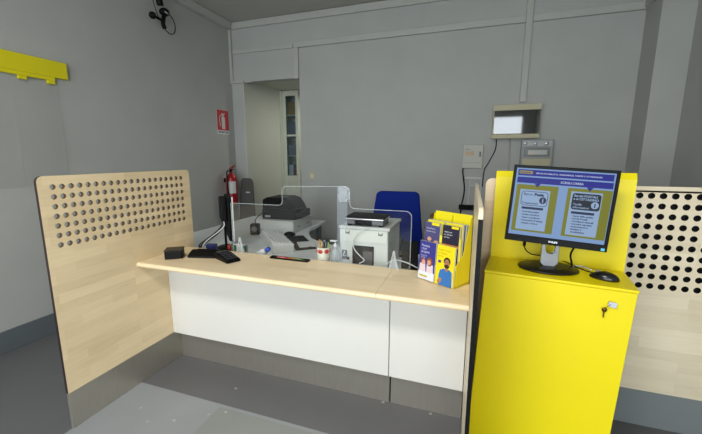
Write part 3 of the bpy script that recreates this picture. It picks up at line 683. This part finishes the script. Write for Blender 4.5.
t = thing('flatbed_scanner', 'flat black and silver scanner on top of the off-white printer', 'scanner', (1.362, .705, 1.038))
MB().box((-.126, -.085, .008), (.126, .085, .040), .006).build('base', M_grey, t)
MB().box((-.134, -.093, .0405), (.134, .093, .052), .005).build('silver_band', M_silver, t)
MB().box((-.136, -.095, .0525), (.136, .095, .066), .006).build('lid', M_blackm, t)
MB().box((-.07, -.092, .006), (.05, -.0865, .039), .004).build('front_bay', M_black, t)
for x in (-.11, .11):
    for y in (-.075, .075): MB().lathe([(.016, 0), (.016, .0078)], (x, y, 0), 12).build('foot', M_black, t)
o = MB().tube([(1.40, .590, 1.036), (1.36, .575, 1.02), (1.315, .572, .98), (1.295, .57, .93), (1.31, .57, .88), (1.35, .57, .84), (1.375, .57, .815), (1.34, .57, .79)], .0038, 8).build('white_cable', M_paper)
tag(o, 'white cable curving down over the front of the off-white printer', 'cable')
o = MB().tube([(1.52, .56, .80), (1.57, .54, .84), (1.62, .53, .85), (1.68, .535, .835), (1.73, .56, .805), (1.78, .60, .78)], .0038, 8).build('white_cable', M_paper)
tag(o, 'white cable looping on the desk right of the off-white printer', 'cable')
# phone and dark gear right of the printer
t = thing('desk_phone', 'dark desk telephone standing on the desk right of the off-white printer', 'telephone', (1.66, .70, .7405), math.radians(8)); t.scale = (1, 1, 1.25)
MB().prism([(-.07, 0), (.08, 0), (.08, .13), (.05, .155), (-.07, .05)], -.055, .055, 'x', bev=.006).build('body', M_black, t)
MB().tube([(-.062, -.045, .085), (-.062, .0, .125), (-.062, .045, .165)], .014, 10).build('handset', M_blackm, t)
t = thing('document_stack', 'pale stack of folders on the desk left of the leaflet rack', 'folders', (1.79, .66, .7405), math.radians(6))
MB().box((-.05, -.07, 0), (.06, .09, .09), .003).box((-.045, -.068, .0905), (.058, .085, .115), .003).build('folders', mat('pale_folder', (190, 196, 200), .6), t)

# blue office chair
t = thing('office_chair', 'blue fabric office chair with a tall rounded back behind the off-white printer', 'chair', (1.385, 1.62, 0), math.radians(4))
def back_pts(grow=0):
    return [(-.262-grow, .72), (-.27-grow, .60), (.245+grow, .60), (.235+grow, .78), (.206+grow, 1.06)] + arc(.155, 1.135, .045+grow, 10, 90) + arc(-.158, 1.135, .045+grow, 90, 165) + [(-.212-grow, 1.06)]
MB().prism(back_pts(), -.03, .03, 'y', bev=.012).build('backrest', M_blue, t)
MB().prism([(x*.96, z*1.0-.005) for x, z in back_pts()], -.042, -.031, 'y').build('back_shell', mat('navy_shell', (2, 32, 120), .7, spec=.15), t)
MB().box((-.235, .04, .45), (.235, .50, .53), .035, 3).build('seat', M_blue, t)
MB().box((-.03, -.07, .42), (.03, -.045, .80), .006).box((-.03, -.07, .40), (.03, .25, .43), .004).build('back_support', M_black, t)
for s_ in (-1, 1):
    MB().tube([(s_*.25, .30, .46), (s_*.275, .28, .56), (s_*.275, .25, .68)], .014, 8).box((s_*.275-.028, .06, .68), (s_*.275+.028, .34, .71), .01).build('armrest', M_black, t)
MB().lathe([(.03, .12), (.03, .30), (.018, .30), (.018, .42)], (0, .25, 0), 16).build('gas_column', M_black, t)
for k in range(5):
    a = 2*math.pi*k/5+.3; dx, dy = math.cos(a), math.sin(a)
    l = MB().tube([(dx*.03, .25+dy*.03, .13), (dx*.28, .25+dy*.28, .08)], .018, 8).build('leg', M_black, t)
    MB().lathe([(.0, 0), (.026, 0), (.028, .006), (.028, .04), (.02, .05), (0, .052)], (dx*.27, .25+dy*.27, .001), 14).build('caster', M_blackm, l)

# low cabinet with boxes behind the chair
t = thing('low_cabinet', 'low wood-topped cabinet behind the blue chair and the leaflet rack', 'cabinet', (1.80, 2.30, 0))
MB().box((-.20, -.18, 0), (.24, .18, .74), .004).build('body', mat('cabinet_grey', (120, 122, 116), .6), t)
MB().box((-.22, -.2, .7405), (.26, .2, .765), .004).build('top', mat('oak_top', (176, 140, 90), .5, noise=.1), t)
for i, (z0, z1, c, w_) in enumerate(((.766, .812, (96, 128, 96), .17), (.8125, .855, (170, 178, 160), .16), (.8555, .885, (150, 110, 60), .18))):
    o = MB().box((1.72-w_/2, 2.14, z0), (1.72+w_/2, 2.34, z1), .004).build('file_box', mat('file_box_%s' % 'abc'[i], c, .6))
    tag(o, ('green file box at the bottom of the pile on the wood-topped cabinet', 'pale grey-green file box in the middle of the pile on the wood-topped cabinet', 'thin brown file box on top of the pile on the wood-topped cabinet')[i], 'box', 'file boxes on the low cabinet')

# ------------------------------------------------------------------ leaflet rack on the counter
ra = math.atan2(.216-.341, 1.965-1.766)
RK = thing('leaflet_rack', 'yellow two-tier cardboard leaflet rack at the right end of the worktop', 'leaflet rack', (1.773, .339, .8212), ra)
Y2 = mat('yellow_card', (242, 226, 20), .5)
RW = .236; RD = .132
mb = MB()
mb.box((0, 0, 0), (RW, RD, .012)); mb.box((0, .0, .012), (RW, .003, .10)); mb.box((0, .034, .012), (RW, .037, .26))
for x in (0, RW/2-.001, RW-.003): mb.prism([(.0, .0), (RD, .0), (RD, .365), (.118, .365), (.062, .17), (.0, .12)], x, x+.003, 'x')
mb.box((0, RD-.003, .0), (RW, RD, .375)).build('holder', Y2, RK)
def leaflet(name, label, x0, y, z0, w_, h, t_, m, tilt=.06):
    o = thing(name, label, 'leaflet', group='leaflets in the yellow rack')
    Ml = Matrix.Translation((1.773, .339, .8212)) @ Matrix.Rotation(ra, 4, 'Z') @ Matrix.Translation((x0, y, z0)) @ Matrix.Rotation(-tilt, 4, 'X')
    o.matrix_world = Ml
    b = MB().box((0, 0, 0), (w_, t_, h)).build('sheets', M_paper, o)
    MB().box((0, -.0006, 0), (w_, -.0001, h)).build('cover', m, o)
    return o
def flat(o, name, m, polys, z=-.0010, texts=()):
    mb = MB()
    for p in polys: mb.prism(p, z, z+.0003, 'y')
    for s_, sz, x, y in texts: text_into(mb, s_, sz, Matrix.Translation((x, z, y)) @ UP, .0001)
    return mb.build(name, m, o)
P_navy = mat('print_navy', (54, 52, 140), .45); P_yel = mat('print_yellow', (244, 222, 10), .45); P_skin = mat('print_skin', (214, 158, 130), .5); P_skin2 = mat('print_skin_tan', (176, 122, 92), .5)
P_hair = mat('print_dark_hair', (40, 28, 24), .5); P_shirt = mat('print_blue_shirt', (52, 116, 186), .5); P_dark = mat('print_dark', (34, 30, 52), .5); P_br = mat('print_auburn', (140, 80, 50), .5); P_pink = mat('print_pale_pink', (226, 206, 214), .5)
P_orange = mat('print_orange', (214, 140, 30), .5); P_wht = mat('print_white', (226, 228, 236), .5)
lf = leaflet('leaflet', 'navy leaflet with a smiling couple, front left pocket of the yellow rack', .004, -.016, .006, .108, .215, .010, P_navy)
flat(lf, 'white_base', P_wht, [rc(0, 0, .108, .045)]); flat(lf, 'heading', P_wht, [], -.0012, [('Finanzia', .017, .012, .185), ('i tuoi', .017, .012, .168), ('progetti', .017, .012, .151), ('Scopri tutti', .009, .012, .132), ('i prestiti', .009, .012, .121)])
flat(lf, 'clothes', P_pink, [[(.006, .045), (.008, .085), (.022, .094), (.045, .09), (.05, .045)], [(.055, .045), (.056, .09), (.075, .098), (.098, .088), (.10, .045)]], -.0014)
flat(lf, 'hair', P_br, [ell(.030, .103, .016, .018), ell(.074, .105, .019, .025)], -.0017)
flat(lf, 'faces', P_skin, [ell(.033, .098, .0115, .014), ell(.070, .101, .0115, .0145)], -.0020)
flat(lf, 'logo', mat('print_olive', (190, 180, 40), .5), [rc(.010, .014, .062, .024)], -.0014)
lf = leaflet('leaflet', 'yellow leaflet with a bearded man in a blue shirt, front right pocket of the rack', .121, -.016, .006, .112, .215, .010, P_yel)
flat(lf, 'torso', P_shirt, [[(.022, 0), (.020, .05), (.028, .082), (.05, .092), (.085, .092), (.102, .080), (.106, .0)]], -.0012)
flat(lf, 'arm', P_skin2, [[(.012, .02), (.034, .040), (.044, .036), (.034, .012), (.018, .004)], [(.058, .085), (.068, .078), (.078, .086), (.076, .1), (.060, .1)]], -.0015)
flat(lf, 'hair', P_hair, [ell(.068, .133, .021, .022)], -.0018)
flat(lf, 'face', P_skin2, [ell(.068, .122, .0165, .023)], -.0021)
flat(lf, 'beard', P_hair, [ell(.068, .112, .0165, .016, 14, 180, 360), rc(.060, .113, .076, .117), rc(.057, .128, .064, .131), rc(.071, .128, .078, .131)], -.0024)
flat(lf, 'badge', P_navy, [rc(.012, .118, .030, .132)], -.0012)
flat(lf, 'heading', mat('print_gold_text', (170, 150, 20), .5), [], -.0012, [('Scegli il conto', .014, .008, .185), ('su misura', .014, .008, .168), ('per te', .014, .008, .152)])
lf = leaflet('leaflet', 'navy leaflet with pale text, rear left pocket of the yellow rack', .006, .020, .118, .100, .205, .012, mat('print_slate', (74, 72, 120), .45))
flat(lf, 'yellow_tab', P_yel, [rc(.045, .190, .095, .205)]); flat(lf, 'heading', P_wht, [], -.0012, [('Il tuo futuro', .012, .010, .168), ('comincia da qui', .010, .010, .152)])
flat(lf, 'picture', P_skin, [ell(.035, .112, .014, .012), ell(.080, .10, .016, .010)], -.0012)
lf = leaflet('leaflet', 'dark leaflet with small yellow tab, rear right pocket of the rack', .124, .020, .118, .104, .205, .012, P_dark)
flat(lf, 'yellow_tab', P_yel, [rc(.055, .190, .098, .203)]); flat(lf, 'heading', P_wht, [], -.0012, [('Assicurati', .012, .012, .166), ('un domani', .012, .012, .152), ('sereno', .012, .012, .138)])
flat(lf, 'stripe', P_orange, [rc(0, .088, .104, .104)], -.0012)
for i, (y, c, nm) in enumerate(((.044, (236, 220, 30), 'yellow'), (.070, (70, 84, 130), 'blue'), (.094, (110, 140, 160), 'pale blue'))):
    lf = leaflet('leaflet', nm+' backed spare leaflets packed behind the right pockets of the rack', .122, y+.0, .10, .108, .232-.004*i, .014, mat('print_spare_%s' % 'abc'[i], c, .5), .05)
    lf2 = leaflet('leaflet', nm+' backed spare leaflets packed behind the left pockets of the rack', .006, y+.0, .10, .108, .232-.004*i, .014, MATS['print_spare_%s' % 'abc'[i]], .05)

# ------------------------------------------------------------------ back wall equipment
t = thing('fuse_box', 'wide beige fuse box with smoked reflecting cover on the back wall', 'fuse box', (2.458, YB, 1.885))
w2, h2 = .238, .178
MB().box((-w2, -.09, -h2), (w2, -.001, h2), .006).build('case', M_beige, t)
MB().box((-w2-.006, -.106, h2-.058), (w2+.006, -.0905, h2+.004), .004).build('top_rail', M_beige, t)
MB().box((-w2-.006, -.106, -h2-.004), (w2+.006, -.0905, -h2+.044), .004).build('bottom_rail', M_beige, t)
MB().box((-w2+.01, -.104, -h2+.045), (w2-.004, -.0905, h2-.059), .003).build('cover', mat('smoked_gloss', (34, 38, 38), .04, spec=1.0, coat=1.0), t)
t = thing('electricity_meter', 'grey modular electricity meter mounted below the fuse box on the back wall', 'meter', (2.695, YB, 1.555))
MB().box((-.158, -.075, -.16), (.158, -.001, .135), .005).build('case', mat('meter_grey', (150, 152, 150), .4), t)
MB().box((-.145, -.082, .06), (.145, -.0755, .12), .003).build('upper_cover', mat('meter_clear', (176, 180, 178), .15), t)
MB().box((-.125, -.085, -.05), (.125, -.0755, .045), .003).build('display_window', mat('meter_window', (120, 124, 122), .15), t)
MB().box((-.09, -.088, -.03), (.10, -.0855, .02), .001).build('display_plate', mat('meter_plate', (190, 192, 186), .3), t)
MB().box((-.14, -.082, -.15), (.14, -.0755, -.075), .003).build('terminal_cover', M_beige, t)
MB().box((-.062, -.0895, -.026), (-.050, -.0885, -.014)).build('indicator_lamp', mat('orange_lamp', (235, 150, 50), .4, emit=1.2), t)
for x in (-.12, -.02, .09): MB().lathe([(0, .002), (.016, .002), (.018, 0)], (0, 0, 0), 14, M=Matrix.Translation((x, -.0822, .09)) @ Matrix.Rotation(R90, 4, 'X')).build('screw_cap', M_silver, t)
t = thing('alarm_panel', 'small off-white alarm panel with faint orange print left of the fuse box', 'panel', (2.030, YB, 1.500))
MB().box((-.112, -.032, -.135), (.112, -.001, .140), .005).build('case', mat('aged_white_plastic', (188, 188, 176), .5), t)
MB().box((-.09, -.0335, .015), (.012, -.0325, .065)).build('print_panel', mat('faded_orange_print', (196, 172, 140), .6), t)
mb = MB(); text_into(mb, 'ALARM', .03, Matrix.Translation((-.09, -.0330, .092)) @ UP, .0003) if False else None
for lo, hi in (((-.09, -.0333, .085), (-.03, -.0325, .091)), ((-.09, -.0333, -.07), (.09, -.0325, -.067)), ((.07, -.0335, .0), (.09, -.0325, .06))): MB().box(lo, hi).build('marking', M_grey, t)
o = MB().tube([(1.935, YB-.02, 1.363), (1.925, YB-.03, 1.33), (1.955, YB-.02, 1.10), (1.93, YB-.02, .90), (1.92, YB-.02, .70)], .0075, 8).build('wall_cable', M_blackm)
tag(o, 'black cable hanging down the wall from the alarm panel', 'cable')
o = MB().tube([(2.275, YB-.02, 1.70), (2.27, YB-.02, 1.58), (2.20, YB-.02, 1.42), (2.165, YB-.02, 1.34), (2.155, YB-.02, 1.15)], .005, 8).build('wall_cable', M_blackm)
tag(o, 'thin dark cable curving down the wall from the fuse box corner', 'cable')
mb = MB(); mb.tube([(2.42, YB-.01, 1.70), (2.43, YB-.01, .95)], .009, 8)
o = mb.build('wall_pipe', M_wall); tag(o, 'slim grey painted pipe running down from the fuse box', 'pipe')
for a, b, l in ((( -0, 0), None, ''),):
    mb = MB(); mb.box((1.955, YB-.018, 1.235), (2.150, YB-.001, 1.262), .003); mb.box((2.006, YB-.018, .86), (2.020, YB-.001, 1.2345), .003); mb.box((2.135, YB-.018, .86), (2.150, YB-.001, 1.2345), .003); mb.box((2.0205, YB-.018, 1.150), (2.1345, YB-.001, 1.170), .003)
o = mb.build('wall_conduit', mat('conduit_grey', (200, 202, 198), .5)); tag(o, 'pale square loop of small conduit on the wall below the alarm panel', 'conduit')
t = thing('power_strip', 'row of black plugs in a wall socket below the pale conduit loop', 'socket', (2.01, YB, .895))
MB().box((-.11, -.03, -.03), (.11, -.001, .03), .004).build('socket_bar', M_blackm, t)
for x in (-.07, -.01, .05): MB().box((x-.022, -.07, -.02), (x+.022, -.0305, .035), .006).build('plug', M_black, t)

# ------------------------------------------------------------------ left wall things
t = thing('fire_extinguisher_sign', 'red and white fire extinguisher sign on the left wall near the corner', 'sign', (XL, 2.603, 1.975))
# local frame: plane at x = const facing +x; y runs to the corner
MB().box((.001, -.122, -.165), (.004, .122, .165)).build('plate', M_paper, t)
MB().box((.0041, -.120, -.112), (.0048, .120, .163)).build('red_field', mat('sign_red', (190, 24, 34), .5), t)
mb = MB(); mb.prism(rrect(-.028, -.095, .040, .075, .02), .0049, .0054, 'x'); mb.prism(rrect(-.012, .08, .024, .10, .004), .0049, .0054, 'x'); mb.prism([(-.03, .098), (.045, .110), (.045, .122), (-.03, .112)], .0049, .0054, 'x')
mb.tube([(.0055, -.018, .10), (.0055, -.06, .075), (.0055, -.072, .02), (.0055, -.06, -.06)], .004, 6); mb.build('symbol', mat('sign_white', (205, 206, 200), .6), t)
mb = MB(); Mt = Matrix(((0, 0, 1, 0), (1, 0, 0, 0), (0, 1, 0, 0), (0, 0, 0, 1)))
text_into(mb, 'ESTINTORE', .040, Matrix.Translation((.0043, 0, -.152)) @ Mt, .0003, 'CENTER', .001); mb.build('lettering', M_blackm, t)
t = thing('fire_extinguisher', 'red fire extinguisher with white label hung on the left wall', 'fire extinguisher', (-1.205, 2.57, .835))
MB().lathe([(0, 0), (.062, 0), (.074, .012), (.076, .03), (.076, .34), (.066, .39), (.034, .42), (.024, .43), (.024, .445), (0, .446)], n=28).build('cylinder', M_red, t)
mb = MB()
for k in range(9):
    a = math.radians(-95+k*10); b = math.radians(-95+(k+1)*10); r = .0775
    mb.prism([(r*math.cos(a), r*math.sin(a)), (r*math.cos(b), r*math.sin(b)), ((r+.0006)*math.cos(b), (r+.0006)*math.sin(b)), ((r+.0006)*math.cos(a), (r+.0006)*math.sin(a))], .15, .32, 'z')
mb.build('label', mat('label_grey', (206, 204, 204), .5), t)
mb = MB(); mb.lathe([(.018, .447), (.018, .475), (0, .476)], n=14); mb.box((-.012, -.018, .476), (.012, .05, .49), .003); mb.build('valve', M_blackm, t)
MB().prism([(-.02, .4905), (.04, .505), (.105, .54), (.10, .548), (.03, .520), (-.02, .505)], -.01, .01, 'x').build('lever', M_red, t)
MB().tube([(0, -.025, .465), (.0, -.085, .46), (.02, -.112, .38), (.02, -.11, .20), (.02, -.098, .08)], .010, 8).lathe([(.014, 0), (.018, .0), (.014, .07), (0, .07)], (.02, -.098, .01), 12).build('hose', M_black, t)
MB().box((-.113, -.02, .30), (-.078, .02, .36)).build('wall_bracket', M_blackm, t)
# dark folded trolley/board standing in the corner
t = thing('dark_display_board', 'dark grey upright board with rounded top leaning in the corner behind the extinguisher', 'board', (-1.05, 2.64, 0))
Mb = Matrix.Rotation(math.radians(-5), 4, 'X')
MB().prism([(-.16, .02), (.185, .02), (.085, 1.13)] + arc(.02, 1.13, .065, 0, 90) + arc(-.06, 1.14, .055, 90, 180) + [(-.115, 1.1)], -.012, .012, 'y', bev=.004, M=Mb).build('board', mat('charcoal_board', (82, 82, 80), .55), t)
MB().box((-.02, -.018, .98), (.045, -.0125, .998), M=Mb).build('label', M_lgrey, t)
MB().box((-.05, -.019, 1.05), (.03, -.0125, 1.12), .01, M=Mb).build('grip', mat('olive_grip', (86, 86, 70), .6), t)
t = thing('wooden_easel', 'slim orange-brown wooden post beside the dark board in the corner', 'post', (-.80, 2.40, 0), 0)
MB().box((-.02, -.012, .0), (.02, .012, .66), .004).build('post', mat('orange_wood', (170, 104, 56), .5, noise=.1), t)
MB().box((-.05, -.08, 0), (.05, .08, .02), .004).build('foot', MATS['orange_wood'], t) if False else None
t = thing('glazed_cabinet', 'cream cabinet with glazed upper door at the end of the passage', 'cabinet', (-.922, 3.835, 0))
mb = MB()
mb.box((-.195, .03, 0), (-.18, .40, 2.595)); mb.box((.135, .03, 0), (.15, .40, 2.595)); mb.box((-.18, .385, 0), (.135, .40, 2.595)); mb.box((-.18, .03, 2.58), (.135, .385, 2.595))
for z in (.02, 1.18, 1.52, 1.85, 2.20): mb.box((-.18, .05, z-.015), (.135, .385, z))
mb.box((-.195, 0, 0), (-.155, .0295, 2.595), .003)
mb.build('carcass', M_cream, t)
mb = MB(); mb.box((-.15, 0, .02), (-.085, .028, 2.58), .003); mb.box((.095, 0, .02), (.15, .028, 2.58), .003)
for z0, z1 in ((.02, .10), (1.07, 1.17), (1.84, 1.87), (2.50, 2.58)): mb.box((-.085, .0, z0), (.095, .028, z1), .003)
mb.box((-.085, .010, .10), (.095, .022, 1.07)); mb.box((-.055, .002, .16), (.065, .012, 1.01), .004)
dr = mb.build('door', M_cream, t)
MB().box((-.085, .012, 1.17), (.095, .016, 2.50)).build('glass', clear('cabinet_glass', (.8, .86, .9), .04, .03), dr)
MB().lathe([(0, .03), (.012, .028), (.012, .01), (.006, 0)], n=12, M=Matrix.Translation((.12, 0, 1.2)) @ Matrix.Rotation(R90, 4, 'X')).build('handle', M_beige, dr)
for (x0, x1, z0, z1, c, nm, lb) in ((-.085, .095, 2.202, 2.41, (150, 116, 60), 'tan_box', 'tan cardboard box on the top shelf of the glazed cabinet'), (-.085, .08, 1.852, 2.08, (84, 92, 106), 'binder', 'blue-grey binder on the second shelf of the glazed cabinet'),
     (-.085, .08, 1.522, 1.70, (110, 116, 122), 'binder', 'lighter grey binder on the third shelf of the glazed cabinet'), (-.085, .0, 1.182, 1.36, (196, 196, 194), 'box_file', 'white box file on the lowest glazed shelf of the cream cabinet'), (.005, .085, 1.182, 1.28, (130, 60, 52), 'book', 'dull red book on the lowest glazed shelf of the cream cabinet')):
    o = MB().box((-.922+x0, 3.90, z0-.0015), (-.922+x1, 4.15, z1), .004).build(nm, mat(nm+'_card%d' % c[0], c, .6)); tag(o, lb, nm.split('_')[-1])
o = MB().box((-.60, 4.20, 0), (-.25, 4.395, 2.3), .01).build('dark_gap_box', mat('dark_gap_red', (66, 44, 44), .6)); tag(o, 'made-up dark reddish cupboard just visible beyond the passage', 'filler')  # box added in place of the dark gap to the next room

# yellow header with hanging clear poster sleeves
t = thing('poster_hanger', 'yellow wall bar holding clear hanging poster sleeves on the left wall', 'poster holder', (XL, 0, 0))
MB().box((.001, -.75, 2.144), (.030, .600, 2.276), .004).build('yellow_bar', M_ysign, t)
MB().box((.006, -.75, 2.115), (.024, .50, 2.1545), .003).build('lower_rail', M_ysign, t)
for y in (-.45, -.18, .27, .468): MB().box((.004, y-.028, 2.088), (.027, y+.028, 2.114), .003).build('clip', M_ysign, t)
def sleeve(y0, y1, z0, x): 
    mb = MB(); mb.prism(rrect(y0, z0, y1, 2.110, .02, 4, (1, 1, 0, 0)), x, x+.003, 'x')
    for f in mb.bm.faces: f.material_index = 0 if len(f.verts) > 6 else 1
    return mb.build('clear_sleeve', [M_acr2, veil('sleeve_edge', (170, 176, 176), .35, .3)], t)
sleeve(.195, .515, 1.26, .014); sleeve(-.72, .188, 1.26, .014)

# camera hanging from the ceiling corner
t = thing('security_camera', 'black security camera with looped cable hanging near the ceiling at top left', 'camera', (-1.2, 1.58, 3.02))
MB().tube([(0, -.035, .32), (0, -.04, .20), (0, -.015, .06)], .034, 12).lathe([(.045, .300), (.045, .319)], (0, -.035, 0), 16).build('ceiling_arm', M_black, t)
bm_ = MB().lathe([(0, -.042), (.022, -.036), (.038, -.018), (.042, 0), (.038, .018), (.022, .036), (0, .042)], (0, .03, .01), 20, sx=1.25, sy=1.25); bm_.build('ball_housing', M_black, t)
MB().lathe([(.024, 0), (.026, .01), (.016, .016), (0, .016)], n=18, M=Matrix.Translation((.030, .022, .0)) @ Matrix.Rotation(math.radians(55), 4, 'Y')).build('lens_ring', M_silver, t)
MB().tube([(0, .02, -.03), (0, .0, -.11), (0, .02, -.16)], .022, 8).tube([(0, .0, -.085), (0, -.12, -.075)], .014, 8).build('clamp_arm', M_black, t)
MB().lathe([(0, -.02), (.034, -.018), (.036, .0), (.030, .018), (0, .02)], n=18, M=Matrix.Translation((0, -.13, -.075)) @ Matrix.Rotation(R90, 4, 'X')).build('adjusting_knob', M_black, t)
MB().tube([(0, .06, .02), (0, .13, -.01), (0, .165, -.08), (0, .15, -.16), (0, .09, -.19), (0, .03, -.17), (0, .0, -.13)], .005, 6).tube([(0, -.115, .11), (0, -.09, .02), (0, -.05, -.08)], .004, 6).build('cable_loop', M_black, t)

t = thing('ceiling_lamp', 'unseen square lamp housing added for the passage fill light', 'ceiling lamp', (.05, 3.75, 2.60))  # housing added to go with the passage fill
MB().box((-.16, -.16, -.045), (.16, .16, -.001), .006).build('housing', M_lgrey, t)
# ceiling lamp bodies that carry the lamps' light
for (x, y, sx, sy, lb) in ((1.1, -2.2, .62, .31, 'rectangular ceiling lamp over the customer area'), (1.6, 1.3, .62, .16, 'slim ceiling lamp over the office desk')):
    t = thing('ceiling_lamp', lb, 'ceiling lamp', (x, y, ZC))
    MB().box((-sx, -sy, -.05), (sx, sy, -.001), .006).build('housing', M_lgrey, t)
